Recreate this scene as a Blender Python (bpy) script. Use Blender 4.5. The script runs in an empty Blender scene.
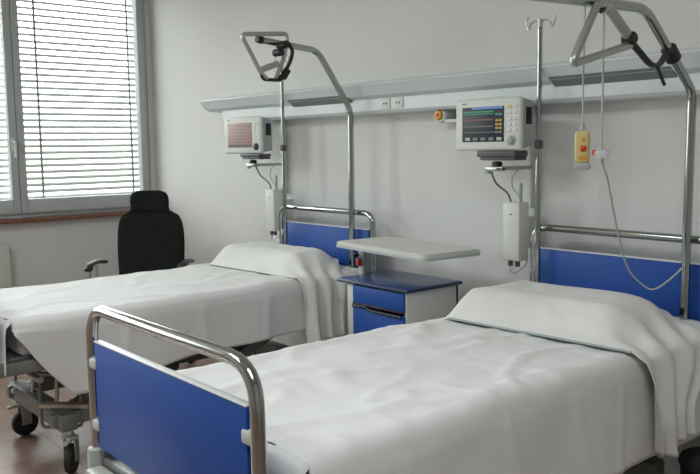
import bpy, bmesh, math, random
from mathutils import Vector, Matrix, noise
random.seed(4)
C = bpy.context.scene
COL = C.collection
PI = math.pi
V = Vector

# ------------------------------------------------------------------ materials
def mat(name, col, rough=.5, metal=0., bump=0., bscale=60., var=0., vscale=8., emit=None, estr=0., spec=.5, coat=0.):
    m = bpy.data.materials.new(name); m.use_nodes = True
    nt = m.node_tree; b = nt.nodes['Principled BSDF']
    b.inputs['Base Color'].default_value = (*col, 1)
    b.inputs['Roughness'].default_value = rough
    b.inputs['Metallic'].default_value = metal
    b.inputs['Specular IOR Level'].default_value = spec
    b.inputs['Coat Weight'].default_value = coat
    tc = nt.nodes.new('ShaderNodeTexCoord')
    if var > 0:
        n = nt.nodes.new('ShaderNodeTexNoise'); n.inputs['Scale'].default_value = vscale; n.inputs['Detail'].default_value = 4
        nt.links.new(tc.outputs['Object'], n.inputs['Vector'])
        r = nt.nodes.new('ShaderNodeValToRGB')
        r.color_ramp.elements[0].position = .3; r.color_ramp.elements[1].position = .7
        r.color_ramp.elements[0].color = (*[c*(1-var) for c in col], 1)
        r.color_ramp.elements[1].color = (*[min(1, c*(1+var)) for c in col], 1)
        nt.links.new(n.outputs['Fac'], r.inputs['Fac']); nt.links.new(r.outputs['Color'], b.inputs['Base Color'])
    if bump > 0:
        n = nt.nodes.new('ShaderNodeTexNoise'); n.inputs['Scale'].default_value = bscale; n.inputs['Detail'].default_value = 3
        nt.links.new(tc.outputs['Object'], n.inputs['Vector'])
        bp = nt.nodes.new('ShaderNodeBump'); bp.inputs['Strength'].default_value = bump; bp.inputs['Distance'].default_value = .005
        nt.links.new(n.outputs['Fac'], bp.inputs['Height']); nt.links.new(bp.outputs['Normal'], b.inputs['Normal'])
    if emit:
        b.inputs['Emission Color'].default_value = (*emit, 1); b.inputs['Emission Strength'].default_value = estr
    return m

M = {}
M['wall'] = mat('wall_paint', (.70, .70, .685), .85, bump=.12, bscale=90, var=.015, vscale=3)
M['walldim'] = mat('dimmed_unseen_wall', (.42, .43, .41), .85, bump=.1, bscale=90)  # for unseen walls, greyed to darken chrome reflections and reduce fill
M['ceil'] = mat('ceiling_paint', (.74, .74, .72), .9, var=.01)
M['sheet'] = mat('white_cotton', (.80, .80, .79), .9, bump=.15, bscale=25, var=.02, vscale=5, spec=.2)
M['pillow'] = mat('white_pillow_cotton', (.78, .78, .76), .9, bump=.2, bscale=22, var=.03, vscale=6, spec=.2)
M['drape'] = mat('draped_cotton', (.76, .76, .74), .9, bump=.2, bscale=22, var=.03, vscale=6, spec=.2)
M['stripe'] = mat('pale_green_hem', (.36, .43, .41), .9)
M['mattress'] = mat('mattress_cover', (.58, .61, .66), .7, bump=.1)
M['chrome'] = mat('chrome_tube', (.42, .44, .42), .13, 1.0)
M['steel'] = mat('brushed_steel', (.50, .51, .49), .38, .85)
M['blue'] = mat('blue_laminate', (.016, .075, .33), .45, bump=.02, bscale=200, var=.04, vscale=4, spec=.28)
M['bluetop'] = mat('blue_laminate_top', (.040, .075, .20), .28, var=.05, vscale=6)
M['blueedge'] = mat('dark_blue_edge', (.015, .025, .06), .4)
M['edge'] = mat('pale_edge_strip', (.72, .73, .74), .4)
M['clip'] = mat('pale_plastic_clip', (.50, .54, .50), .45)
M['greyplastic'] = mat('grey_plastic', (.42, .44, .42), .45)
M['frame'] = mat('grey_painted_steel', (.20, .21, .20), .42, .3, var=.1, vscale=20)
M['framelight'] = mat('light_grey_painted_steel', (.42, .42, .38), .4, .1, var=.05)
M['beige'] = mat('beige_plate', (.55, .45, .36), .55, var=.06)
M['rubber'] = mat('black_rubber', (.018, .019, .02), .6)
M['black'] = mat('black_plastic', (.012, .012, .013), .45)
M['blackcloth'] = mat('black_chair_fabric', (.012, .015, .014), .85, bump=.3, bscale=180, var=.15, vscale=20, spec=.2)
M['white'] = mat('white_plastic', (.68, .69, .66), .4, var=.02)
M['trunk'] = mat('white_aluminium_trunking', (.70, .75, .765), .35, var=.01)
M['slot'] = mat('grey_lamp_louvre', (.20, .22, .21), .4, var=.05)
M['cab'] = mat('white_cabinet_board', (.60, .61, .58), .5, var=.02)
M['tray'] = mat('pale_grey_tray', (.63, .63, .58), .35, var=.02)
M['cream'] = mat('cream_monitor_case', (.69, .71, .67), .45)
M['monside'] = mat('grey_monitor_side', (.42, .46, .47), .45)
M['darkgrey'] = mat('dark_grey_plastic', (.085, .088, .088), .5)
M['cord'] = mat('pale_grey_cable', (.47, .48, .46), .5)
M['dcord'] = mat('dark_grey_cable', (.16, .16, .16), .5)
M['yellow'] = mat('yellow_plastic', (.64, .51, .20), .4)
M['orange'] = mat('amber_button', (.70, .32, .02), .35)
M['red'] = mat('red_plastic', (.62, .06, .02), .35)
M['winframe'] = mat('grey_window_frame', (.48, .51, .51), .45, var=.02)
M['sillm'] = mat('brown_stone_sill', (.20, .085, .05), .4, var=.2, vscale=30)
M['slat'] = mat('grey_blind_slat', (.46, .465, .47), .5)
M['tape'] = mat('blind_ladder_tape', (.30, .30, .30), .7)
M['radiator'] = mat('radiator_enamel', (.60, .60, .55), .4)
M['screen_dark'] = mat('dark_monitor_screen', (.012, .014, .017), .38, emit=(.014, .017, .022), estr=.6, spec=.3)
M['screen_warm'] = mat('faded_monitor_screen', (.16, .11, .095), .35, emit=(.20, .12, .10), estr=.55)
M['g'] = mat('green_trace', (.01, .1, .05), .4, emit=(.03, .30, .17), estr=0.34)
M['b'] = mat('blue_banner', (.02, .06, .2), .4, emit=(.12, .28, .60), estr=0.42)
M['r'] = mat('dark_red_trace', (.08, .03, .02), .4, emit=(.14, .05, .04), estr=0.34)
M['y'] = mat('amber_digits', (.2, .1, .01), .4, emit=(.45, .30, .04), estr=0.34)
M['w'] = mat('pale_digits', (.2, .2, .2), .4, emit=(.30, .33, .33), estr=0.38)
M['greydig'] = mat('grey_trace', (.1, .1, .1), .4, emit=(.10, .11, .11), estr=0.38)
M['warmline'] = mat('brown_trace', (.12, .09, .08), .4, emit=(.10, .07, .065), estr=.5)

def glass_mat():
    m = bpy.data.materials.new('window_glass'); m.use_nodes = True; nt = m.node_tree
    nt.nodes.clear()
    o = nt.nodes.new('ShaderNodeOutputMaterial'); mx = nt.nodes.new('ShaderNodeMixShader')
    t = nt.nodes.new('ShaderNodeBsdfTransparent'); g = nt.nodes.new('ShaderNodeBsdfGlossy')
    g.inputs['Roughness'].default_value = .03; t.inputs['Color'].default_value = (.95, .97, .96, 1)
    mx.inputs['Fac'].default_value = .06
    nt.links.new(t.outputs[0], mx.inputs[1]); nt.links.new(g.outputs[0], mx.inputs[2]); nt.links.new(mx.outputs[0], o.inputs[0])
    return m
M['glass'] = glass_mat()
def clear_mat():
    m = bpy.data.materials.new('clear_plastic'); m.use_nodes = True; nt = m.node_tree
    b = nt.nodes['Principled BSDF']; o = nt.nodes['Material Output']
    b.inputs['Base Color'].default_value = (.7, .7, .68, 1); b.inputs['Roughness'].default_value = .2
    t = nt.nodes.new('ShaderNodeBsdfTransparent'); mx = nt.nodes.new('ShaderNodeMixShader'); mx.inputs[0].default_value = .5
    nt.links.new(t.outputs[0], mx.inputs[1]); nt.links.new(b.outputs[0], mx.inputs[2]); nt.links.new(mx.outputs[0], o.inputs[0])
    return m
M['clear'] = clear_mat()

def floor_mat():
    m = bpy.data.materials.new('terracotta_floor_tiles'); m.use_nodes = True; nt = m.node_tree; b = nt.nodes['Principled BSDF']
    tc = nt.nodes.new('ShaderNodeTexCoord'); mp = nt.nodes.new('ShaderNodeMapping')
    mp.inputs['Rotation'].default_value = (0, 0, 0)
    br = nt.nodes.new('ShaderNodeTexBrick'); br.offset = 0; br.inputs['Scale'].default_value = 1
    br.inputs['Brick Width'].default_value = .33; br.inputs['Row Height'].default_value = .33
    br.inputs['Mortar Size'].default_value = .005; br.inputs['Mortar Smooth'].default_value = .2; br.inputs['Bias'].default_value = 0
    br.inputs['Color1'].default_value = (.36, .235, .185, 1); br.inputs['Color2'].default_value = (.40, .265, .21, 1)
    br.inputs['Mortar'].default_value = (.24, .17, .14, 1)
    n = nt.nodes.new('ShaderNodeTexNoise'); n.inputs['Scale'].default_value = 6; n.inputs['Detail'].default_value = 5
    mx = nt.nodes.new('ShaderNodeMixRGB'); mx.blend_type = 'MULTIPLY'; mx.inputs[0].default_value = .35
    nt.links.new(tc.outputs['Object'], mp.inputs['Vector']); nt.links.new(mp.outputs[0], br.inputs['Vector'])
    nt.links.new(tc.outputs['Object'], n.inputs['Vector'])
    nt.links.new(br.outputs['Color'], mx.inputs[1]); nt.links.new(n.outputs['Fac'], mx.inputs[2])
    nt.links.new(mx.outputs[0], b.inputs['Base Color']); b.inputs['Roughness'].default_value = .28
    bp = nt.nodes.new('ShaderNodeBump'); bp.inputs['Strength'].default_value = .3; bp.inputs['Distance'].default_value = .002; bp.invert = True
    nt.links.new(br.outputs['Fac'], bp.inputs['Height']); nt.links.new(bp.outputs[0], b.inputs['Normal'])
    return m
M['floor'] = floor_mat()

# ------------------------------------------------------------------ mesh building
class MB:
    def __init__(s): s.bm = bmesh.new()
    def box(s, lo, hi, bevel=0., rz=0., seg=2, mtx=None):
        lo, hi = V(lo), V(hi); c = (lo+hi)/2; d = hi-lo
        b = bmesh.new(); bmesh.ops.create_cube(b, size=1)
        for v in b.verts: v.co = V((v.co.x*d.x, v.co.y*d.y, v.co.z*d.z))
        if bevel > 0: bmesh.ops.bevel(b, geom=b.edges[:], offset=min(bevel, min(d)*.49), segments=seg, affect='EDGES', profile=.5)
        T = Matrix.Translation(c) @ Matrix.Rotation(rz, 4, 'Z')
        if mtx is not None: T = mtx @ T
        bmesh.ops.transform(b, matrix=T, verts=b.verts)
        s._add(b); return s
    def _add(s, b):
        me = bpy.data.meshes.new('t'); b.to_mesh(me); b.free(); s.bm.from_mesh(me); bpy.data.meshes.remove(me)
    def tube(s, pts, r, seg=12, ref=None, ry=None, caps=True, square=False):
        """sweep along pts; with ref the section is r (along ref) by ry (across)"""
        pts = [V(p) for p in pts]; n = len(pts); b = bmesh.new(); rings = []
        tans = []
        for i in range(n):
            a = pts[max(0, i-1)]; c = pts[min(n-1, i+1)]; tans.append((c-a).normalized())
        if ref is None:
            t = tans[0]; u = t.orthogonal().normalized()
        for i in range(n):
            t = tans[i]
            if ref is not None:
                u = V(ref) - t*V(ref).dot(t); u.normalize()
            else:
                u = (u - t*u.dot(t)).normalized()
            w = t.cross(u); rr = r[i] if isinstance(r, (list, tuple)) else r; rb = ry if ry is not None else rr
            ring = []
            if square:
                for sx, sy in ((-1, -1), (1, -1), (1, 1), (-1, 1)): ring.append(b.verts.new(pts[i]+u*rr*sx+w*rb*sy))
            else:
                for k in range(seg):
                    an = 2*PI*k/seg; ring.append(b.verts.new(pts[i]+u*math.cos(an)*rr+w*math.sin(an)*rb))
            rings.append(ring)
        m_ = len(rings[0])
        for i in range(n-1):
            for k in range(m_): b.faces.new((rings[i][k], rings[i][(k+1) % m_], rings[i+1][(k+1) % m_], rings[i+1][k]))
        if caps: b.faces.new(rings[0][::-1]); b.faces.new(rings[-1])
        s._add(b); return s
    def lathe(s, prof, seg=24, mtx=None):
        """prof = (r, z) list revolved about z, moved by mtx"""
        b = bmesh.new(); rings = []
        for r, z in prof:
            rings.append([b.verts.new((max(r, 1e-4)*math.cos(2*PI*k/seg), max(r, 1e-4)*math.sin(2*PI*k/seg), z)) for k in range(seg)])
        for i in range(len(rings)-1):
            for k in range(seg): b.faces.new((rings[i][k], rings[i][(k+1) % seg], rings[i+1][(k+1) % seg], rings[i+1][k]))
        b.faces.new(rings[0][::-1]); b.faces.new(rings[-1])
        if mtx is not None: bmesh.ops.transform(b, matrix=mtx, verts=b.verts)
        s._add(b); return s
    def prism(s, poly, a0, a1, axis='X'):
        b = bmesh.new(); A = []; B = []
        for p, q in poly:
            if axis == 'X': A.append(b.verts.new((a0, p, q))); B.append(b.verts.new((a1, p, q)))
            elif axis == 'Y': A.append(b.verts.new((p, a0, q))); B.append(b.verts.new((p, a1, q)))
            else: A.append(b.verts.new((p, q, a0))); B.append(b.verts.new((p, q, a1)))
        n = len(poly)
        for i in range(n): b.faces.new((A[i], A[(i+1) % n], B[(i+1) % n], B[i]))
        b.faces.new(A[::-1]); b.faces.new(B)
        s._add(b); return s
    def grid(s, f, nu, nv):
        b = bmesh.new(); g = [[b.verts.new(f(i/(nu-1), j/(nv-1))) for j in range(nv)] for i in range(nu)]
        for i in range(nu-1):
            for j in range(nv-1): b.faces.new((g[i][j], g[i+1][j], g[i+1][j+1], g[i][j+1]))
        s._add(b); return s
    def build(s, name, m, parent=None, smooth=True, angle=38):
        bmesh.ops.recalc_face_normals(s.bm, faces=s.bm.faces[:])
        me = bpy.data.meshes.new(name); s.bm.to_mesh(me); s.bm.free()
        o = bpy.data.objects.new(name, me); COL.objects.link(o)
        me.materials.append(M[m] if isinstance(m, str) else m)
        if smooth:
            me.polygons.foreach_set('use_smooth', [True]*len(me.polygons))
            try: me.set_sharp_from_angle(angle=math.radians(angle))
            except Exception: pass
        if parent: o.parent = parent
        return o

def fillet(pts, rad, n=6):
    pts = [V(p) for p in pts]; out = [pts[0]]
    rad = rad if isinstance(rad, (list, tuple)) else [rad]*(len(pts)-2)
    for i in range(1, len(pts)-1):
        p = pts[i]; a = (pts[i-1]-p); c = (pts[i+1]-p); r = min(rad[i-1], a.length*.49, c.length*.49)
        A = p+a.normalized()*r; B = p+c.normalized()*r
        for k in range(n+1):
            t = k/n; out.append(A*(1-t)**2+p*2*t*(1-t)+B*t*t)
    out.append(pts[-1]); return out
def spline(pts, n=8):
    pts = [V(p) for p in pts]; P = [pts[0]*2-pts[1]]+pts+[pts[-1]*2-pts[-2]]; out = []
    for i in range(1, len(P)-2):
        for k in range(n):
            t = k/n; a, b, c, d = P[i-1:i+3]
            out.append(.5*((2*b)+(c-a)*t+(2*a-5*b+4*c-d)*t*t+(3*b-a-3*c+d)*t**3))
    out.append(pts[-1]); return out
def closed_fillet(pts, rad, n=5):
    pts = [V(p) for p in pts]; m_ = len(pts); st = (pts[0]+pts[-1])/2
    return fillet([st]+pts+[st], rad, n)

def tag(o, label, cat, group=None, kind=None):
    if label: o['label'] = label
    if cat: o['category'] = cat
    if group: o['group'] = group
    if kind: o['kind'] = kind
    return o
def empty(name, loc, rz=0.):
    o = bpy.data.objects.new(name, None); COL.objects.link(o); o.location = loc; o.rotation_euler = (0, 0, rz)
    o.empty_display_size = .1; return o
def copy_tree(o, parent=None):
    c = o.copy(); COL.objects.link(c)
    if parent: c.parent = parent
    for ch in [x for x in list(COL.objects) if x.parent == o]: copy_tree(ch, c)
    return c
def struct(o): o['kind'] = 'structure'; return o
def smooth01(t): t = max(0., min(1., t)); return t*t*(3-2*t)

# ------------------------------------------------------------------ room (camera stands at x=0 y=0)
XL, XR, YB, YF, ZC = -6.2, 1.7, 3.14, -2.4, 3.1
struct(MB().box((XL-.3, YF-.2, -.12), (XR+.2, YB+.2, 0)).build('floor', 'floor', smooth=False))
struct(MB().box((XL-.3, YF-.2, ZC), (XR+.2, YB+.2, ZC+.12)).build('ceiling', 'ceil', smooth=False))
struct(MB().box((XL-.3, YB, 0), (XR+.2, YB+.2, ZC)).build('wall_back', 'wall', smooth=False))
struct(MB().box((XL-.3, YF-.2, 0), (XR+.2, YF, ZC)).build('wall_front', 'walldim', smooth=False))
struct(MB().box((XR, YF, 0), (XR+.2, YB, ZC)).build('wall_right', 'walldim', smooth=False))
# window wall with two openings: the one in view and an unseen one added for daylight
W1 = (.90, 3.095, .90, 2.86); W2 = (-1.9, .35, .90, 2.86)
wl = MB()
wl.box((XL-.3, YF, 0), (XL, YB, .90)); wl.box((XL-.3, YF, 2.86), (XL, YB, ZC))
wl.box((XL-.3, YF, .90), (XL, W2[0], 2.86)); wl.box((XL-.3, W2[1], .90), (XL, W1[0], 2.86)); wl.box((XL-.3, W1[1], .90), (XL, YB, 2.86))
struct(wl.build('wall_left', 'wall', smooth=False))

def window(name, y0, y1, split, handle=True):
    z0, z1 = .905, 2.855; fx0, fx1 = XL-.07, XL-.005
    f = MB()
    f.box((fx0, y0, z0), (fx1, y0+.045, z1), .004); f.box((fx0, y1-.045, z0), (fx1, y1, z1), .004)
    f.box((fx0, y0+.045, z0), (fx1, y1-.045, z0+.045), .004); f.box((fx0, y0+.045, z1-.045), (fx1, y1-.045, z1), .004)
    root = struct(f.build(name, 'winframe'))
    for a, b, hs in ((y0+.03, split-.002, 1), (split+.002, y1-.03, -1)):
        s = MB(); x0, x1 = XL-.055, XL+.02; w = .055; zb, zt = z0+.03, z1-.03
        s.box((x0, a, zb), (x1, a+w, zt), .005); s.box((x0, b-w, zb), (x1, b, zt), .005)
        s.box((x0, a+w, zb), (x1, b-w, zb+.105), .005); s.box((x0, a+w, zt-.08), (x1, b-w, zt), .005)
        so = s.build('window_sash', 'winframe', root)
        MB().box((XL-.03, a+w-.005, zb+.10), (XL-.022, b-w+.005, zt-.075)).build('pane', 'glass', so, smooth=False)
        if hs == 1:
            h = MB(); yy = b-.03
            h.box((x1, yy-.014, 1.40), (x1+.012, yy+.014, 1.50), .004)
            h.tube(fillet([(x1+.01, yy, 1.47), (x1+.045, yy, 1.47), (x1+.05, yy, 1.355)], .015), .009)
            h.build('handle', 'white', so)
        else:
            h = MB(); yy = a+.02
            h.box((x1, yy-.012, 1.39), (x1+.014, yy+.012, 1.47), .004)
            h.build('hinge', 'greyplastic', so)
    return root
w1 = window('window_1', .92, 3.095, 2.018)
w2 = window('added_window', -1.88, .33, -.78)  # out of view, added to let more daylight in
struct(MB().box((XL-.02, .84, .868), (XL+.07, YB-.001, .900), .004).build('trim_1', 'sillm'))
struct(MB().box((XL-.02, -1.95, .868), (XL+.07, .4, .900), .004).build('trim_2', 'sillm'))

def blind(y0, y1, label):
    r = empty('venetian_blind', (XL-.125, (y0+y1)/2, .93)); h = (y1-y0)/2
    s = MB(); z = .02
    while z < 1.86:
        a = math.radians(21); w = .033
        T = Matrix.Translation((0, 0, z)) @ Matrix.Rotation(a, 4, 'Y')
        b = MB(); pr = [(-w, -.009), (-w*.5, .0015), (0, .005), (w*.5, .0015), (w, -.009), (w*.5, -.0005), (0, .003), (-w*.5, -.0005)]
        b.prism([(p, q) for p, q in pr], -h, h, 'Y')
        bmesh.ops.transform(b.bm, matrix=T, verts=b.bm.verts); s._add(b.bm)
        z += .0495
    s.build('slats', 'slat', r)
    for yy in (-h+.20, h-.09):
        MB().box((.0285, yy-.009, 0), (.03, yy+.009, 1.86)).build('ladder_tape', 'tape', r)
    MB().box((-.03, -h, 1.865), (.03, h, 1.91), .003).build('head_rail', 'slat', r)
    MB().box((-.028, -h, -.025), (.028, h, -.005), .003).build('bottom_rail', 'slat', r)
    tag(r, label, 'blind', 'venetian blinds outside the window')
blind(2.03, 3.07, 'wide grey venetian blind behind the window sash next to the corner')
blind(.95, 1.985, 'grey venetian blind at the left photo edge, behind the sash with the handle')

# radiator under the window
r = empty('radiator', (XL+.06, 1.28, .12))
b = MB()
for k in range(12): b.box((-.03, -.62+k*.1035, 0), (.03, -.62+k*.1035+.096, .60), .012)
b.build('panel', 'radiator', r)
for yy in (-.48, .46): MB().box((-.058, yy-.02, .1), (-.03, yy+.02, .5)).build('bracket', 'radiator', r)
for yy in (-.55, -.50): MB().tube([(0, yy, -.12), (0, yy, .02)], .009, 10).build('pipe', 'radiator', r)
tag(r, 'pale enamelled radiator on the wall below the window sill', 'radiator')

# ------------------------------------------------------------------ service trunking on the head wall
TX0, TX1 = -5.07, 1.2
r = empty('wall_service_trunking', (-2, YB, 1.58))
def loc(p, o): return V(p)-o.location
prof = [(0, .19), (-.10, .178), (-.19, .155), (-.20, .148), (-.197, .138), (-.165, .098), (-.125, .082), (-.125, .018), (-.11, .004), (0, 0)]
up = [(0, .19), (-.10, .180), (-.20, .160), (-.205, .152), (-.200, .146), (-.165, .098), (-.125, .082), (0, .075)]
lo = [(0, .08), (-.125, .083), (-.125, .018), (-.11, .004), (0, 0)]
MB().prism(up, TX0+2, TX1+2, 'X').build('upper_shelf', 'trunk', r, angle=25)
MB().prism(lo, TX0+2.16, TX1+2, 'X').build('lower_channel', 'trunk', r, angle=25)
for x0 in (-4.07, -2.14):
    MB().prism([(-.178, .108), (-.1265, .070), (-.118, .085), (-.165, .12)], x0+2, x0+2+.56, 'X').build('lamp_louvre', 'slot', r)
for x0 in (-3.23, -3.13):
    s = MB().box((x0+2-.035, -.132, .022), (x0+2+.035, -.124, .078), .003).build('socket', 'white', r)
    MB().box((x0+2-.014, -.134, .046), (x0+2-.006, -.131, .056)).box((x0+2+.006, -.134, .046), (x0+2+.014, -.131, .056)).build('socket_hole', 'black', s)
MB().prism([(y-.001*(y < 0), z) for y, z in up], TX0+2-.010, TX0+2, 'X').build('end_cap', 'white', r)
tag(r, 'long white service trunking running along the wall above both beds', 'trunking')

# ------------------------------------------------------------------ beds
def make_bed():
    r = empty('hospital_bed', (0, 0, 0)); hx = .42
    fr = MB().tube(fillet([(-.455, 0, .42), (-.455, 0, 1.028), (hx, 0, 1.028), (hx, 0, .42)], .07), .0165, 14).build('headboard_frame', 'chrome', r)
    p = MB().box((-.425, -.010, .52), (.392, .010, .934), .003).build('headboard_panel', 'blue', r)
    MB().box((-.425, -.011, .934), (.392, .011, .938)).build('edge_strip', 'edge', p)
    for sx in (-1, 1):
        for z in (.62, .865): MB().box(((sx > 0)*.845-.437-.022, -.014, z-.018), ((sx > 0)*.845-.437+.022, .014, z+.018), .006).build('panel_clip', 'clip', r)
    ft = -2.10
    MB().tube(fillet([(-hx, ft, .50), (-hx, ft, .958), (hx, ft, .958), (hx, ft, .50)], .10, 8), .0165, 16).build('footboard_frame', 'chrome', r)
    p = MB().box((-.385, ft-.010, .557), (.392, ft+.010, .864), .003).build('footboard_panel', 'blue', r)
    MB().box((-.385, ft-.011, .864), (.392, ft+.011, .8675), .001).build('edge_strip', 'edge', p)
    for sx in (-1, 1):
        for z in (.62, .80): MB().box((sx*.398-.024, ft-.015, z-.016), (sx*.398+.024, ft+.015, z+.016), .007).build('panel_clip', 'clip', r)
        MB().lathe([(.019, .50), (.027, .495), (.029, .47), (.029, .44), (.024, .28), (.02, .27)], 16, Matrix.Translation((sx*hx, ft, .05))).build('post_sleeve', 'greyplastic', r)
        MB().lathe([(.019, .50), (.027, .495), (.029, .47), (.029, .44), (.024, .28), (.02, .27)], 16, Matrix.Translation((hx if sx > 0 else -.455, 0, .03))).build('post_sleeve', 'black', r)
    MB().box((-.38, ft-.06, .455), (.38, ft-.005, .51), .012).build('foot_bumper', 'framelight', r)
    # mattress platform
    b = MB()
    for sx in (-1, 1): b.box((sx*.40-.02, ft+.0, .49), (sx*.40+.02, 0, .545), .006)
    for y in (-2.08, -1.80, -1.35, -.95, -.5, -.03): b.box((-.40, y-.02, .485), (.40, y+.02, .525), .006)
    b.box((-.385, -1.98, .540), (.385, -.06, .556), .004)
    b.build('mattress_platform', 'frame', r)
    # chassis
    b = MB()
    for sx in (-.27, .31): b.box((sx-.025, -1.80, .20), (sx+.025, -.30, .26), .006)
    for y in (-1.74, -.36): b.box((-.33, y-.04, .185), (.375, y+.04, .265), .012)
    b.box((-.22, -1.3, .21), (.25, -1.22, .25), .006)
    b.build('chassis', 'frame', r)
    b = MB()
    for sx in (-.21, .25):
        b.tube([(sx, -1.68, .25), (sx, -1.10, .49)], .02, 4, ref=(1, 0, 0), ry=.028, square=True)
        b.tube([(sx, -.95, .25), (sx, -.45, .49)], .02, 4, ref=(1, 0, 0), ry=.028, square=True)
    b.tube([(-.21, -1.55, .31), (.25, -1.55, .31)], .016)
    b.build('lift_arms', 'frame', r)
    b = MB(); b.box((-.06, -1.5, .27), (.10, -1.05, .37), .02); b.tube([(.02, -1.5, .32), (.02, -1.76, .44)], .02)
    b.build('actuator', 'darkgrey', r)
    b = MB(); b.tube([(-.40, -1.85, .435), (.36, -1.85, .435)], .014); b.tube([(-.40, -1.72, .405), (.30, -1.72, .405)], .012)
    for x in (-.36, -.1, .2): b.tube([(x, -1.85, .435), (x, -1.72, .40), (x+.02, -1.74, .26)], .011)
    b.build('foot_linkage', 'steel', r)
    MB().tube(fillet([(.20, -1.80, .40), (.20, -1.80, .175), (.335, -1.67, .185), (.335, -1.67, .33)], .025), .0075).build('brake_rod', 'frame', r)
    MB().box((.165, -1.745, .268), (.385, -1.695, .286), .005, rz=math.radians(46)).build('pedal_plate', 'beige', r)
    MB().lathe([(.001, 0), (.016, .004), (.018, .016), (.010, .026), (.001, .028)], 12, Matrix.Translation((-.15, -1.80, .25))).build('lock_knob', 'white', r)
    for x, y, dx, dy, sw in ((.345, -1.74, .03, 0, 50), (-.295, -1.74, .045, .01, 5), (.345, -.36, .03, .0, 20), (-.295, -.36, .03, .0, -10)):
        f = MB(); f.lathe([(.020, .19), (.024, .185), (.024, .155), (.018, .15)], 14, Matrix.Translation((x, y, 0)))
        SW = Matrix.Translation((x+dx, y+dy, 0)) @ Matrix.Rotation(math.radians(sw), 4, 'Z')
        for s in (-1, 1): f.box((s*.024-.003, -.025, .06), (s*.024+.003, .025, .165), .002, mtx=SW)
        f.box((x-.02, y-.026, .150), (x+dx+.027, y+.026, .170), .006)
        c = f.build('caster', 'steel', r)
        T = SW @ Matrix.Translation((0, 0, .0665)) @ Matrix.Rotation(PI/2, 4, 'Y')
        MB().lathe([(.02, -.017), (.052, -.017), (.062, -.014), (.066, -.006), (.066, .006), (.062, .014), (.052, .017), (.02, .017)], 28, T).build('wheel', 'rubber', c)
        MB().box((-.012, -.085, .150), (.012, -.02, .162), .004, mtx=SW).build('brake_pedal', 'greyplastic', c)
    return r
bedR = make_bed(); bedR.location = (-1.77, 2.99, 0)
bedL = copy_tree(bedR); bedL.location = (-3.74, 2.99, 0)
tag(bedR, 'nearer chrome-framed hospital bed with large blue footboard panel in the foreground', 'bed', 'hospital beds along the wall')
tag(bedL, 'farther hospital bed near the window with its grey wheeled chassis showing', 'bed', 'hospital beds along the wall')

def mattress(x, label):
    m = MB().box((x-.41, 1.045, .5575), (x+.41, 2.93, .700), .03, seg=4).build('mattress', 'mattress')
    tag(m, label, 'mattress', 'mattresses under the sheets')
mattress(-1.77, 'pale blue mattress under the white sheet of the nearer bed')
mattress(-3.74, 'pale blue mattress under the white sheet of the bed near the window')

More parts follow.
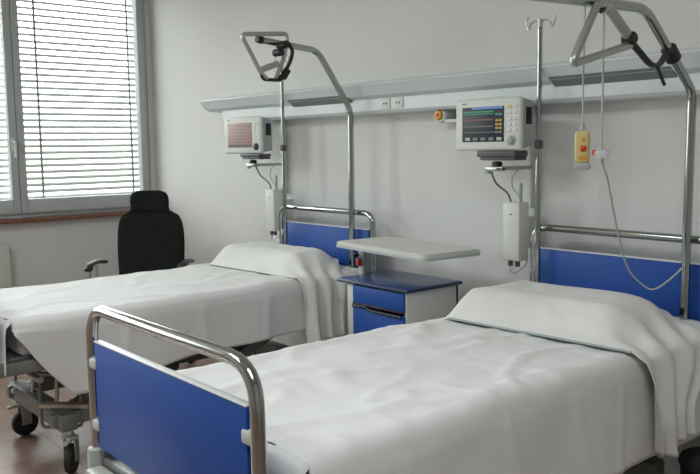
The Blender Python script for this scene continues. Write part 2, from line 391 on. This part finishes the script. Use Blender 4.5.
def make_sheet(cx, seed, label, hem=.37, wr=1.0, rise=-.03):
    creases = [(1.28, .15, .006, .022), (1.72, -.25, .008, .016), (2.04, -.30, .008, .022), (2.24, .12, .006, .016)] if seed == 1 else [(1.5, .1, .006, .02), (1.9, -.1, .008, .03), (2.25, .1, .007, .02)]
    yf, yh = 1.015, 2.955; X0 = .432; R = .045; top = .719
    off = V((seed*7.3, seed*3.1, 0))
    def nz(p, sc): return noise.noise(V(p)*sc+off)
    def hemz(y, s):
        if y < 1.245 and seed != 1: h = hem+(.66-hem)*((1.245-y)/(1.245-yf))**1.0
        else: h = hem + rise*smooth01((y-1.3)/.7) + .006*math.sin(y*9+seed)
        return h if s > 0 else h+.02
    arc = R*PI/2; NS = 18; NA = 5; NT = 44
    def pt(i, v):
        y = yf+(yh-yf)*v
        # i: column index 0..2*(NS+NA)+NT
        def side(s, k):   # k 0 hem .. 1 top of side
            hz = hemz(y, s); z = hz+(top-R-hz)*k; d = 1-k; depth = (top-R-z)
            f = .018*d*math.sin(y*11+1.5*math.sin(y*3+seed)+seed*2)*1.0 + .016*nz((y*1.6, z*.8, s), 2.2)*d + .004*nz((y, z, 3), 9)
            x = X0 + .012*d + .5*f*wr + .004
            for cy, sl, am, w_ in creases:
                x += am*math.exp(-((y-cy-sl*(z-.5))/w_)**2)*min(1, d*4+.2)
            # corner fold near the foot
            return V((s*x, y + .01*nz((y, z, 7), 4), z))
        if i < NS: return side(-1, i/NS)
        i -= NS
        tz = top + .004*nz((0, y, 0), 1.5)
        def topz(x):
            ex = 1-abs(x)/X0
            a = .0075*nz((x, y, 0), 3.2) + .0035*abs(nz((x*1.0, y*2.4, 1), 6)) + .0022*nz((x*2.5, y, 2), 10)
            rid = .007*max(0, 1-abs(nz((x*1.4, y*.8, 5), 2.4))*8) + .005*max(0, 1-abs(nz((x*2.6, y*1.1, 9), 1.7))*10)
            for cy, sl, am, w_ in creases: rid += am*.8*math.exp(-((y-cy-sl*(.2+(X0-x)*.8))/w_)**2)*max(0, 1-(X0-x)/.3)
            return top + (a+rid)*wr*min(1, ex*7+.25) - .004
        if i < NA:
            an = PI/2*i/NA; return V((-X0+R-R*math.cos(an), y, top-R+R*math.sin(an)+(topz(-X0+R)-top)*math.sin(an)))
        i -= NA
        if i <= NT:
            x = (-X0+R)+(2*(X0-R))*i/NT; return V((x, y, topz(x)))
        i -= NT
        if i <= NA:
            an = PI/2*(1-i/NA); return V((X0-R+R*math.cos(an), y, top-R+R*math.sin(an)+(topz(X0-R)-top)*math.sin(an)))
        i -= NA
        return side(1, 1-i/NS)
    NU = 2*(NS+NA)+NT+1; NV = 130
    b = MB(); b.grid(lambda u, v: pt(int(round(u*(NU-1))), v), NU, NV)
    # end flap over the foot of the mattress
    def endf(u, v):
        x = (-X0)+2*X0*u; zt = pt(NS+NA+int(u*NT), 0).z if 0 < u < 1 else top-.01
        if v < .12:
            an = v/.12*PI/2; zz = zt-R*(1-math.cos(an)); yy = yf-R*math.sin(an)*.6
            return V((x, yy, zz))
        k = (v-.12)/.88
        return V((x*(1+.0*k), yf-R*.6-.006*k*(1+math.sin(x*22)), (zt-R)-(zt-R-.50)*k))
    b.grid(endf, 46, 16)
    o = b.build('bed_sheet', 'sheet', angle=75); o.location = (cx, 0, 0)
    sm = o.modifiers.new('thick', 'SOLIDIFY'); sm.thickness = .003; sm.offset = 1
    tag(o, label, 'bed sheet', 'white sheets on the beds')
    return o
make_sheet(-1.77, 1, 'white creased sheet covering the nearer bed behind the blue footboard', .385, 1.3)
make_sheet(-3.74, 5, 'white sheet hanging in a diagonal corner fold from the bed near the window', .37, .9, .075)

def make_pillow(cx, seed, yl, yr, ybot, ybackbot, label, hemmat, shift=0.):
    """pillow under a cover that falls over the right-hand side of the bed"""
    root = empty('covered_pillow', (cx, 2.6, .73)); off = V((seed*5.1, seed*2.2, 0))
    def nz(p, sc): return noise.noise(V(p)*sc+off)
    X0 = .452; XL0 = .362; base = .728; yb = 2.94; hemb = .375
    NT = 60; NS = 26; NL = 12
    def yfront(x): return yl+(yr-yl)*((x+XL0)/(X0+XL0))
    def yback(x): return yb-.19*smooth01((x-.10)/.35)**1.2-.03*smooth01((-x-.3)/.1)
    def bulge(x, t):   # t 0 front .. 1 back
        a = smooth01(t/(.34-.12*smooth01(-x/.34)))**(.75-.15*smooth01(-x/.34)) * (1-.75*smooth01((t-.62)/.38)**1.4)
        a = a*.100
        e = smooth01((x+XL0)/.06+.25)**.7 if x < 0 else smooth01((X0-.005-x)/.22)
        return a*(.05+.95*e)
    def pt(i, t):
        if i < NL:
            k = 1-i/NL; x = -XL0-.006*k; y0 = yl+.03*k; y = y0+(yback(-XL0)-y0)*t
            z = base-.01-(.16*k); return V((x-.004*math.sin(t*9)*k-(.02*math.sin(t*PI))*(1-k)*0, y-2.6, z-.73+bulge(-XL0, t)*(1-k)))
        i -= NL
        if i <= NT:
            x = -XL0+(X0+XL0)*i/NT; y0 = yfront(x); y = y0+(yback(x)-y0)*t
            z = base+bulge(x, t)+.007*nz((x, y, 0), 3.5)*smooth01(t*6)+.004*nz((x*1.5, y*2, 4), 9)*smooth01(t*6)
            ex = smooth01((x-.22)/.23)      # creases running into the side drape
            z += .012*ex*math.sin(t*19+x*14+seed)*smooth01(t*5)
            if x > X0-.04: z -= .016*((x-X0+.04)/.04)**2
            if x < -XL0+.04: z -= .012*((-XL0+.04-x)/.04)**2
            # outline bows outwards at the pillow's ends
            return V((x, y-2.6, z-.73))
        k = (i-NT)/NS
        y0 = yr+(ybot-yr)*k; y1 = yback(X0)+(ybackbot-yback(X0))*smooth01(k*1.3); y = y0+(y1-y0)*t
        hz = hemb-.012+.06*t+.012*math.sin(t*9+seed)
        zt = base-.016+bulge(X0, t)
        z = zt-(zt-hz)*k
        amp = .008+.024*k
        x = X0+.012+.022*math.sin(min(1, k*3)*PI/2)+amp*math.sin(t*2*PI*2.9+seed+.9*k)+.008*nz((y, z, 2), 6)
        return V((x, y-2.6, z-.73))
    NU = NL+NT+NS+1
    b = MB(); b.grid(lambda u, v: pt(int(round(u*(NU-1))), v), NU, 54)
    o = b.build('pillow_cover', 'pillow', root, angle=80)
    sm = o.modifiers.new('thick', 'SOLIDIFY'); sm.thickness = .004; sm.offset = 1
    pts = [pt(NL+i, 0)+V((0, -.003, .002)) for i in range(2, NT-1, 2)]
    MB().tube(pts, .0042, 8).build('cover_hem', hemmat, root)
    tag(root, label, 'pillow', 'covered pillows')
make_pillow(-1.77, 2, 2.285, 2.33, 2.42, 2.60, 'plump covered pillow with a grey-green hem line on the nearer bed', 'stripe')
make_pillow(-3.74, 4, 2.39, 2.45, 2.49, 2.72, 'plump covered pillow at the head of the bed near the window', 'pillow')

# ------------------------------------------------------------------ lifting poles, trapezes, drip poles
def lifting_pole(x, pts, label, tip_cap):
    r = empty('lifting_pole', (x, 2.945, .62))
    P = [V((x, y, z))-r.location for y, z in pts]
    MB().tube(fillet(P, [.045, .055][:len(P)-2], 8), .0170, 16).build('pole', 'chrome', r)
    MB().tube([P[-1]-(P[-1]-P[-2]).normalized()*.015, P[-1]+(P[-1]-P[-2]).normalized()*.018], .019, 14).build('end_cap', 'black', r)
    MB().box((-.028, -.024, -.0), (.028, .024, .06), .008).build('socket_collar', 'darkgrey', r)
    MB().box((-.03, -.01, .02), (.03, .042, .05), .006).build('socket_bracket', 'steel', r)
    tag(r, label, 'lifting pole', 'lifting poles at the bed heads')
    return r
lifting_pole(-1.485, [(2.945, .63), (2.950, 1.590), (2.60, 1.857), (1.60, 1.822)], 'thick chrome lifting pole curving over the nearer bed from its headboard', 0)
lifting_pole(-3.45, [(2.945, .63), (2.948, 1.605), (2.72, 1.915), (2.35, 1.945)], 'chrome lifting pole over the bed near the window, bent towards its foot', 1)

# trapeze of the nearer bed: triangle lies in the plane of the pole
x = -1.455
r = empty('trapeze_handle', (x, 2.33, 1.84))
tri = [V((x, 2.265, 1.835)), V((x, 2.13, 1.640)), V((x, 2.46, 1.722))]
MB().tube([p-r.location for p in fillet([tri[0]+V((0, .03, 0)), tri[0], tri[1], tri[2]], [.02, .035], 6)], .0130, 12).build('triangle_bar', 'steel', r)
MB().tube([p-r.location for p in [tri[2]+V((0, .0, .02)), V((x, 2.325, 1.83))]], .0165, 12).build('grip_bar', 'greyplastic', r)
MB().lathe([(.016, -.022), (.022, -.016), (.022, .016), (.016, .022)], 14, Matrix.Translation(V((x, 2.455, 1.742))-r.location) @ Matrix.Rotation(PI/2, 4, 'Y')).build('hinge', 'black', r)
MB().tube([p-r.location for p in spline([(x, 2.46, 1.735), (x, 2.525, 1.700), (x-.005, 2.60, 1.668), (x-.01, 2.66, 1.668), (x-.02, 2.72, 1.70), (x-.03, 2.76, 1.74)])], .013, 8, ref=(1, 0, 0), ry=.009).build('strap', 'black', r)
MB().tube([p-r.location for p in spline([(x-.005, 2.64, 1.668), (x, 2.655, 1.64), (x, 2.69, 1.60)])], .007, 8, ref=(1, 0, 0), ry=.004).build('strap_tail', 'black', r)
d = V((0, -.345, .29)).normalized(); c0 = V((-1.485, 2.785, 1.717))
MB().tube([c0-d*.032-r.location, c0-d*.026-r.location, c0+d*.026-r.location, c0+d*.032-r.location], [.022, .028, .028, .022], 16).build('pole_clamp', 'black', r)
MB().tube([V((x+.0, 2.30, 1.818))-r.location, V((-1.485, 2.29, 1.845))-r.location], .014).build('pole_hook', 'black', r)
tag(r, 'grey trapeze handle strapped to the lifting pole of the nearer bed', 'trapeze handle', 'trapeze handles on the lifting poles')
# folded up trapeze of the far bed
x = -3.425
r = empty('trapeze_handle', (x, 2.4, 1.95)); L = lambda a_, b_, c_: V((a_, b_-.03, c_))-r.location
MB().tube(fillet([L(x, 2.455, 1.755), L(x, 2.51, 1.86), L(x, 2.535, 1.985), L(x, 2.25, 1.96), L(x, 2.365, 1.775), L(x, 2.40, 1.75)], [.03, .03, .035, .03], 6), .0115, 12).build('triangle_bar', 'steel', r)
MB().tube(spline([L(x, 2.355, 1.785), L(x, 2.385, 1.80), L(x, 2.43, 1.815), L(x, 2.47, 1.83)]), .016, 10).build('grip_bar', 'greyplastic', r)
MB().tube(fillet([L(x, 2.36, 1.79), L(x, 2.375, 1.745), L(x, 2.49, 1.745), L(x, 2.50, 1.79)], [.02, .02], 5), .009, 8).build('grip_loop', 'black', r)
MB().tube(spline([L(x, 2.525, 1.95), L(x+.01, 2.555, 1.90), L(x+.01, 2.54, 1.84), L(x, 2.51, 1.79), L(x, 2.475, 1.755)]), .012, 8, ref=(1, 0, 0), ry=.009).build('strap', 'black', r)
for p in ((2.50, 1.925), (2.475, 1.885)):
    MB().lathe([(.014, -.035), (.02, -.028), (.02, .028), (.014, .035)], 12, Matrix.Translation(L(x, *p)) @ Matrix.Rotation(PI/2, 4, 'Y')).build('clamp_knob', 'black', r)
MB().tube([L(x, 2.50, 1.76), L(x, 2.53, 1.80)], .02, 10).build('strap_buckle', 'black', r)
tag(r, 'triangular trapeze handle with black strap, folded up on the pole nearest the window', 'trapeze handle', 'trapeze handles on the lifting poles')

def iv_pole(x, y, ztop, label):
    r = empty('drip_pole', (x, y, .48))
    z = ztop-.48
    MB().tube([(0, 0, 0), (0, 0, .92)], .0145, 14).build('lower_tube', 'chrome', r)
    MB().tube([(0, 0, .90), (0, 0, z)], .0105, 12).build('upper_tube', 'chrome', r)
    MB().lathe([(.0145, -.0), (.019, .006), (.019, .035), (.012, .04)], 14, Matrix.Translation((0, 0, .90))).build('height_collar', 'darkgrey', r)
    h = MB()
    for s in (-1, 1):
        h.tube(spline([(0, 0, z-.012), (s*.025, 0, z+.008), (s*.052, 0, z-.006), (s*.058, 0, z-.026), (s*.070, 0, z-.010), (s*.074, 0, z+.016), (s*.062, 0, z+.03)]), .0045, 8)
    h.tube([(0, 0, z-.02), (0, 0, z+.012)], .011, 10)
    h.build('hooks', 'steel', r)
    MB().box((-.024, -.02, .0), (.024, .02, .05), .006).build('socket', 'greyplastic', r)
    tag(r, label, 'drip stand', 'drip poles at the bed heads')
iv_pole(-2.165, 2.935, 1.925, 'thin chrome drip pole with small hooks beside the headboard of the nearer bed')
iv_pole(-4.08, 2.935, 1.925, 'chrome drip pole behind the trapeze at the bed near the window')

# ------------------------------------------------------------------ bedside cabinet
r = empty('bedside_cabinet', (-2.79, 2.70, 0), 0)
x0, x1, y0, y1 = -.215, .205, -.168, .180
b = MB(); b.box((x0, y0, .13), (x0+.018, y1, .732), .003); b.box((x1-.018, y0, .13), (x1, y1, .732), .003)
b.box((x0, y1-.015, .13), (x1, y1, .732)); b.box((x0+.018, y0+.002, .13), (x1-.018, y1, .15)); b.box((x0+.018, y0+.02, .714), (x1-.018, y1, .732))
b.box((x0+.018, y0+.02, .63), (x1-.018, y1-.01, .642))
b.box((x0, y0-.001, .13), (x0+.05, y0+.018, .732), .002)
b.build('carcass', 'cab', r)
t = MB().box((-.275, -.188, .733), (.225, .19, .752), .008, seg=3).build('worktop', 'bluetop', r)
MB().box((-.277, -.190, .735), (.227, .192, .748), .006, seg=3).build('edge_strip', 'blueedge', t)
d = MB().box((x0+.053, y0-.012, .644), (x1-.010, y0+.004, .727), .003).build('drawer', 'blue', r)
MB().box((x0+.055, y0-.018, .634), (x1-.012, y0-.002, .645), .003).build('handle', 'black', d)
d = MB().box((x0+.053, y0-.012, .14), (x1-.010, y0+.004, .622), .003).build('door', 'blue', r)
MB().tube(spline([(x0+.06, y0-.02, .628), (x0+.15, y0-.02, .632), (x0+.2, y0-.022, .622), (x1-.016, y0-.022, .620)]), .006, 8).build('handle', 'black', d)
for sx in (x0+.04, x1-.04):
    for sy in (y0+.04, y1-.04):
        c = MB().box((sx-.018, sy-.02, .062), (sx+.018, sy+.02, .130), .006).build('caster', 'greyplastic', r)
        MB().lathe([(.01, -.012), (.034, -.012), (.038, -.008), (.038, .008), (.034, .012), (.01, .012)], 20, Matrix.Translation((sx, sy, .039)) @ Matrix.Rotation(PI/2, 4, 'Y')).build('wheel', 'rubber', c)
cl = MB().box((-.322, -.005, .20), (-.280, .055, .905), .01).box((-.282, .0, .40), (-.214, .05, .47), .004).build('tray_column', 'greyplastic', r)
MB().box((-.312, -.030, .79), (-.290, -.002, .83), .006).build('release_knob', 'red', cl)
MB().box((-.336, -.032, .835), (-.314, -.004, .855), .006).build('lock_lever', 'black', cl)
T = Matrix.Translation((.042, -.02, 0)) @ Matrix.Rotation(math.radians(-6), 4, 'Z')
def rrect(hx, hy, rr, n=6):
    out = []
    for cx, cy, a in ((hx-rr, hy-rr, 0), (-hx+rr, hy-rr, 90), (-hx+rr, -hy+rr, 180), (hx-rr, -hy+rr, 270)):
        for k in range(n+1):
            t_ = math.radians(a+90*k/n); out.append((cx+rr*math.cos(t_), cy+rr*math.sin(t_)))
    return out
b = MB(); b.prism(rrect(.353, .172, .03), .905, .925, 'Z'); b.prism(rrect(.346, .165, .026), .925, .929, 'Z')
bmesh.ops.transform(b.bm, matrix=T, verts=b.bm.verts)
tr = b.build('overbed_tray', 'tray', r)
b = MB(); b.prism(rrect(.355, .174, .03), .900, .912, 'Z'); bmesh.ops.transform(b.bm, matrix=T, verts=b.bm.verts)
b.build('tray_rim', 'darkgrey' if False else 'monside', tr)
tag(r, 'white bedside cabinet with blue drawer and top and a raised grey tray', 'bedside cabinet')

# ------------------------------------------------------------------ patient monitors
def monitor(x, y, rz, warm, label):
    w, h, dp = .190, .118, .075
    r = empty('patient_monitor', (x, y, 1.3745-.010*warm), rz)
    b = MB(); b.box((-w, -.0, 0), (w, .028, 2*h), .014, seg=3)
    b.build('bezel', 'cream', r)
    s = MB(); s.prism([(.026, .01), (.026, 2*h-.008), (dp+.02, 2*h-.02), (dp+.02, .02)], -w+.008, w-.006, 'X'); c = s.build('rear_case', 'monside', r)
    MB().box((w-.008, .045, .115), (w-.003, .085, .190), .002).build('module_slot', 'black', c)
    MB().box((-.05, .04, 2*h-.012), (.05, .07, 2*h+.006), .005).build('carry_handle', 'cream', c)
    sx0, sx1, sz0, sz1 = -w+.046, -w+.289, .040, .197
    sc = MB().box((sx0, -.003, sz0), (sx1, .002, sz1), .001).build('screen', 'screen_warm' if warm else 'screen_dark', r)
    def strip(n, m_, a0, a1, z, t=.0035, wave=0, seg=40):
        b = MB()
        pts = []
        for i in range(seg+1):
            xx = a0+(a1-a0)*i/seg; zz = z
            if wave:
                ph = (i % 8)
                zz += wave*(1.0 if ph == 3 else (-.4 if ph == 4 else (.25 if ph == 6 else 0)))
            pts.append((xx, -.0042, zz))
        b.tube(pts, .0006, 4, ref=(0, 1, 0), ry=t/2, square=True)
        b.build(n, m_, sc)
    if not warm:
        strip('status_bar', 'b', sx0+.06, sx1-.006, sz1-.006, .008)
        strip('green_trace', 'g', sx0+.01, sx1-.055, sz1-.022, .006, .004)
        strip('green_trace', 'g', sx0+.01, sx1-.055, sz1-.032, .004, .005)
        strip('red_trace', 'r', sx0+.01, sx1-.06, sz1-.058, .007, .002)
        strip('grey_trace', 'greydig', sx0+.01, sx1-.06, sz1-.088, .004, .003)
        strip('grey_trace', 'greydig', sx0+.01, sx1-.03, sz1-.114, .003)
        for k, (zz, m_) in enumerate(((.157, 'g'), (.130, 'y'), (.112, 'y'), (.096, 'y'), (.078, 'greydig'))):
            b = MB(); b.box((sx1-.045, -.0045, zz), (sx1-.030, -.0035, zz+.010)); b.box((sx1-.026, -.0045, zz), (sx1-.010, -.0035, zz+.010)); b.build('digits', m_, sc)
        for k in range(5):
            MB().box((sx0+.02+k*.046, -.0045, sz0+.006), (sx0+.02+k*.046+.028, -.0035, sz0+.020)).build('soft_key', 'w' if k in (0, 4) else 'greydig', sc)
    else:
        for k in range(6): strip('trace', 'warmline', sx0+.01, sx1-.04, sz1-.02-.021*k, .003, .002)
        for k in range(5): MB().box((sx1-.032, -.0045, sz0+.03+.024*k), (sx1-.008, -.0035, sz0+.042+.024*k)).build('digits', 'warmline', sc)
        MB().box((sx0+.004, -.0045, sz0+.004), (sx1-.004, -.0035, sz0+.018)).build('soft_key_bar', 'darkgrey', sc)
    for k in range(5):
        MB().box((.118, -.003, .082+.026*k), (.140, .003, .096+.026*k), .002).build('button', 'yellow' if k == 4 and not warm else 'white', r)
        MB().box((.150, -.003, .082+.026*k), (.172, .003, .096+.026*k), .002).build('button', 'white', r)
    MB().lathe([(.022, 0), (.022, .006), (.017, .008), (.016, .016), (.012, .019), (.001, .02)], 20, Matrix.Translation((.142, 0, .045)) @ Matrix.Rotation(PI/2, 4, 'X')).build('rotary_knob', 'greyplastic' if not warm else 'darkgrey', r)
    MB().box((-w+.045, -.0025, 2*h-.024), (-w+.068, .001, 2*h-.019), .0005).build('maker_mark', 'darkgrey', r)
    tag(r, label, 'monitor', 'patient monitors on wall arms')
    return r
monitor(-2.389, 2.85, 0, False, 'patient monitor with lit dark screen on the wall arm between the beds')
monitor(-4.415, 2.85, math.radians(6), True, 'patient monitor with dull reddish screen on the wall arm nearest the window')

def bracket(x, label, k=1.):
    r = empty('monitor_bracket', (x, 3.0, 0))
    # wall column from the trunking
    MB().box((-.012, .10, 1.10), (.018, .139, 1.66), .005).build('wall_column', 'white', r)
    MB().box((-.010, .01, 1.284), (.016, .105, 1.301), .004).build('arm_root', 'steel', r)
    zt = 1.3735-.010*(x < -4)
    MB().box((-.085, -.15, 1.330), (.115, -.06, 1.345), .006).box((-.10, -.155, 1.345), (.12, -.06, zt), .006).build('mounting_tray', 'darkgrey', r)
    MB().lathe([(.018, 0), (.026, .006), (.022, .02), (.012, .024)], 16, Matrix.Translation((-.015, -.11, 1.302))).build('swivel', 'black', r)
    MB().box((-.075, -.125, 1.280), (.022, -.09, 1.302), .006).build('arm', 'steel', r)
    MB().box((-.012, -.125, 1.283), (.022, .02, 1.302), .005).build('arm_elbow', 'steel', r)
    MB().lathe([(.014, 0), (.016, .02), (.008, .03)], 12, Matrix.Translation((-.070, -.107, 1.268))).build('arm_knob', 'greyplastic', r)
    tag(r, label, 'bracket', 'monitor wall brackets')
bracket(-2.345, 'grey wall arm holding up the monitor with the lit dark screen')
bracket(-4.34, 'grey wall arm holding up the monitor nearest the window')

def powerbox(x, label):
    r = empty('monitor_module_box', (x, 3.0, .862))
    MB().box((-.05, -.03, 0), (.045, .045, .272), .006, seg=3).box((-.02, .04, .05), (.02, .139, .2)).build('housing', 'white', r)
    MB().box((-.008, -.032, .214), (.002, -.029, .220)).build('indicator', 'darkgrey', r)
    for xx in (-.025, .015):
        MB().tube([(xx, 0, .006), (xx, 0, -.028)], .012, 12).build('connector', 'darkgrey', r)
    MB().tube(spline([(-.025, 0, -.026), (-.02, -.005, -.055), (0, -.005, -.062), (.02, -.0, -.05), (.045, .02, -.02), (.05, .03, .02)]), .004, 8).build('cable', 'cord', r)
    MB().tube(spline([(-.028, .01, .25), (-.045, .0, .31), (-.082, -.04, .36), (-.088, -.07, .42)]), .0045, 8).build('cable', 'dcord', r)
    MB().tube(spline([(.02, .01, .25), (.02, .0, .30), (-.01, -.01, .34), (-.01, -.01, .39), (.02, -.01, .42)]), .003, 8).build('cable', 'cord', r)
    MB().tube([(.022, .01, .25), (.022, .01, .36)], .008, 10).build('conduit', 'greyplastic', r)
    tag(r, label, 'control box', 'white boxes under the monitors')
powerbox(-2.340, 'white module box with dangling cables left of the nearer bed headboard')
powerbox(-4.295, 'white module box with cables hanging behind the pillow near the window')

# amber alarm button on the wall
r = empty('alarm_button', (-2.875, YB, 1.556))
RX = Matrix.Rotation(PI/2, 4, 'X')
MB().lathe([(.040, 0), (.042, .06), (.042, .075), (.037, .083), (.030, .085)], 28, RX).box((.03, -.08, -.040), (.13, 0, -.022), .004).build('base', 'white', r)
MB().lathe([(.027, .083), (.027, .091), (.022, .098), (.001, .100)], 24, RX).build('push_button', 'orange', r)
MB().lathe([(.010, .099), (.009, .102), (.001, .103)], 16, RX).build('button_mark', 'red', r)
tag(r, 'round amber push button on a white base on the wall between the monitors', 'button')

# nurse call handset and its cord (hangs from the lifting pole)
r = empty('call_handset', (-1.487, 2.245, 1.315), math.radians(28))
MB().box((-.023, -.011, .022), (.023, .011, .125), .008, seg=3).build('housing', 'yellow', r)
MB().box((-.026, -.013, .002), (.026, .013, .024), .005).build('base_cap', 'greyplastic', r)
MB().lathe([(.0105, .011), (.0105, .014), (.007, .017), (.001, .018)], 20, Matrix.Translation((.004, 0, .070)) @ RX).build('call_button', 'red', r)
MB().lathe([(.005, .012), (.004, .014), (.001, .0145)], 10, Matrix.Translation((.004, 0, .098)) @ RX).build('small_button', 'orange', r)
MB().box((-.01, -.0128, .036), (.016, -.0115, .044)).build('printed_label', 'orange', r)
MB().tube([(0, 0, .130), (0, 0, .150)], .007, 10).build('cord_sleeve', 'greyplastic', r)
MB().tube(spline([(0, 0, .145), (-.001, 0, .30), (.0, 0, .52)]), .0028, 8).build('cord', 'cord', r)
tag(r, 'yellow nurse call handset with red button hanging on a cord', 'call handset')
# second cord with clear clip
r = empty('hanging_cable', (-1.487, 2.355, 1.36)); L = lambda *p: V(p)-r.location
path = spline([L(-1.487, 2.352, 1.842), L(-1.487, 2.355, 1.6), L(-1.487, 2.36, 1.36), L(-1.50, 2.42, 1.27), L(-1.56, 2.58, 1.10), L(-1.62, 2.76, .93), L(-1.60, 2.84, .855), L(-1.565, 2.86, .84), L(-1.52, 2.88, .875), L(-1.485, 2.92, .925)], 10)
MB().tube(path, .0034, 8).build('cable', 'cord', r)
MB().box((-.022, -.010, -.010), (.026, .010, .018), .005).build('clip', 'clear', r)
MB().box((-.034, -.006, .002), (-.022, .006, .020), .003).build('clip_tab', 'red', r)
MB().tube([(0, 0, -.03), (0, 0, -.012)], .006, 10).build('cable_sleeve', 'greyplastic', r)
tag(r, 'thin pale cable with a clear clip looping down in front of the blue headboard', 'cable')

# ------------------------------------------------------------------ office chair in the corner
r = empty('office_chair', (-4.745, 2.275, 0), math.radians(48))   # local -y is the facing direction
def backsurf():
    b = MB()
    # outline (half width by height) of back and headrest
    prof = [(.46, .15), (.50, .195), (.56, .212), (.66, .222), (.76, .226), (.86, .222), (.92, .212), (.965, .190), (.985, .155), (.998, .130), (1.02, .126), (1.05, .130), (1.09, .126), (1.115, .110), (1.128, .08)]
    def f(u, v):
        i = v*(len(prof)-1); k = min(int(i), len(prof)-2); t = i-k
        z = prof[k][0]*(1-t)+prof[k+1][0]*t; w = prof[k][1]*(1-t)+prof[k+1][1]*t
        a = 2*PI*u; ex = .45
        cx = math.copysign(abs(math.cos(a))**ex, math.cos(a)); cy = math.copysign(abs(math.sin(a))**.8, math.sin(a))
        th = .045*(1 if .05 < v < .95 else .6) * (1 - .35*(abs(z-.98) < .02))
        y = .21+.10*(z-.45)+.03*math.sin((z-.45)*5)-.05*abs(cx)**3*.5 + cy*th
        return V((cx*w, y, z))
    b.grid(f, 41, 45)
    # caps
    b.box((-.13, .19, .455), (.13, .25, .49), .01)
    b.box((-.065, .255, 1.105), (.065, .315, 1.128), .01)
    return b
bk = backsurf().build('backrest', 'blackcloth', r, angle=60)
MB().box((-.25, -.22, .43), (.25, .22, .52), .04, seg=4).build('seat', 'blackcloth', r)
for s in (-1, 1):
    MB().tube(spline([(s*.285, .14, .672), (s*.295, .02, .688), (s*.295, -.10, .684), (s*.29, -.15, .658)]), .028, 10, ref=(1, 0, 0), ry=.014).build('armrest', 'black', r)
    MB().tube(spline([(s*.22, .06, .46), (s*.275, .04, .47), (s*.29, 0, .56), (s*.292, 0, .68)]), .013, 10).build('armrest_support', 'steel', r)
    MB().tube(spline([(s*.292, -.13, .665), (s*.292, -.12, .56), (s*.26, -.10, .47), (s*.20, -.06, .45)]), .011, 10).build('armrest_support', 'steel', r)
MB().tube([(0, .10, .42), (0, .22, .44), (0, .245, .52)], .02, 4, ref=(1, 0, 0), ry=.008, square=True).build('back_stem', 'black', r)
MB().tube([(0, 0, .10), (0, 0, .43)], .026, 14).build('gas_column', 'black', r)
b = MB()
for k in range(5):
    a = 2*PI*k/5+.3; b.tube([(0, 0, .12), (.29*math.cos(a), .29*math.sin(a), .075)], [.026, .016], 8)
b.build('star_base', 'black', r)
for k in range(5):
    a = 2*PI*k/5+.3
    MB().lathe([(.01, -.02), (.026, -.02), (.03, -.014), (.03, .014), (.026, .02), (.01, .02)], 16, Matrix.Translation((.29*math.cos(a), .29*math.sin(a), .031)) @ Matrix.Rotation(a, 4, 'Z') @ Matrix.Rotation(PI/2, 4, 'X')).box((.29*math.cos(a)-.012, .29*math.sin(a)-.012, .04), (.29*math.cos(a)+.012, .29*math.sin(a)+.012, .08), .003).build('caster', 'rubber', r)
tag(r, 'black high-backed office chair with headrest standing in the corner by the window', 'chair')

# unidentified dark object by the nearer bed head, built as a bin
r = empty('dark_object', (-1.24, 2.74, 0))
MB().lathe([(.105, 0), (.112, .01), (.123, .24), (.125, .27), (.115, .275), (.10, .03)], 32).build('body', 'black', r)
MB().lathe([(.127, .262), (.131, .272), (.124, .290), (.08, .308), (.001, .315)], 32).build('lid', 'rubber', r)
tag(r, 'unidentified dark object built as a round black bin with domed lid on the floor at the right photo edge', 'bin')

# ------------------------------------------------------------------ camera
cam = bpy.data.cameras.new('camera'); co = bpy.data.objects.new('camera', cam); COL.objects.link(co)
rr_ = V((0.64857431, 0.76103201, -0.0134778)); uu_ = V((-0.07623323, 0.08256596, 0.99366562)); ff = V((-0.75732415, 0.64343853, -0.11156609))
co.matrix_world = Matrix(((rr_.x, uu_.x, -ff.x, 0), (rr_.y, uu_.y, -ff.y, 0), (rr_.z, uu_.z, -ff.z, 1.40), (0, 0, 0, 1)))
cam.lens = 36*802.818/700; cam.sensor_width = 36; cam.clip_start = .05
C.camera = co

# ------------------------------------------------------------------ light: daylight through the windows
w = bpy.data.worlds.new('sky'); C.world = w; w.use_nodes = True; nt = w.node_tree
bg = nt.nodes['Background']; tc = nt.nodes.new('ShaderNodeTexCoord'); sp = nt.nodes.new('ShaderNodeSeparateXYZ'); rp = nt.nodes.new('ShaderNodeValToRGB')
nt.links.new(tc.outputs['Generated'], sp.inputs[0]); nt.links.new(sp.outputs['Z'], rp.inputs[0]); nt.links.new(rp.outputs[0], bg.inputs[0])
rp.color_ramp.elements[0].position = .0; rp.color_ramp.elements[0].color = (.55, .56, .48, 1)
rp.color_ramp.elements[1].position = .06; rp.color_ramp.elements[1].color = (.96, .98, 1, 1)
bg.inputs[1].default_value = 7.0
for (a, b_) in ((.95, 3.07), (-1.85, .30)):
    l = bpy.data.lights.new('window_portal', 'AREA'); l.shape = 'RECTANGLE'; l.size = 1.90; l.size_y = b_-a
    l.cycles.is_portal = True
    o = bpy.data.objects.new('window_portal', l); COL.objects.link(o); o.location = (XL-.25, (a+b_)/2, 1.88); o.rotation_euler = (0, -PI/2, 0)
# two fill lights added under the ceiling to brighten the room
for (lx, ly, e) in ((-.2, .3, 26), (-3.2, -.4, 38)):
    l = bpy.data.lights.new('ceiling_fill', 'AREA'); l.shape = 'RECTANGLE'; l.size = 1.3; l.size_y = .9; l.energy = e; l.color = (.94, .985, 1)
    o = bpy.data.objects.new('ceiling_fill', l); COL.objects.link(o); o.location = (lx, ly, 3.03)
C.view_settings.view_transform = 'Standard'; C.view_settings.look = 'None'; C.view_settings.gamma = 1; C.view_settings.use_curve_mapping = False
C.view_settings.exposure = 0.45
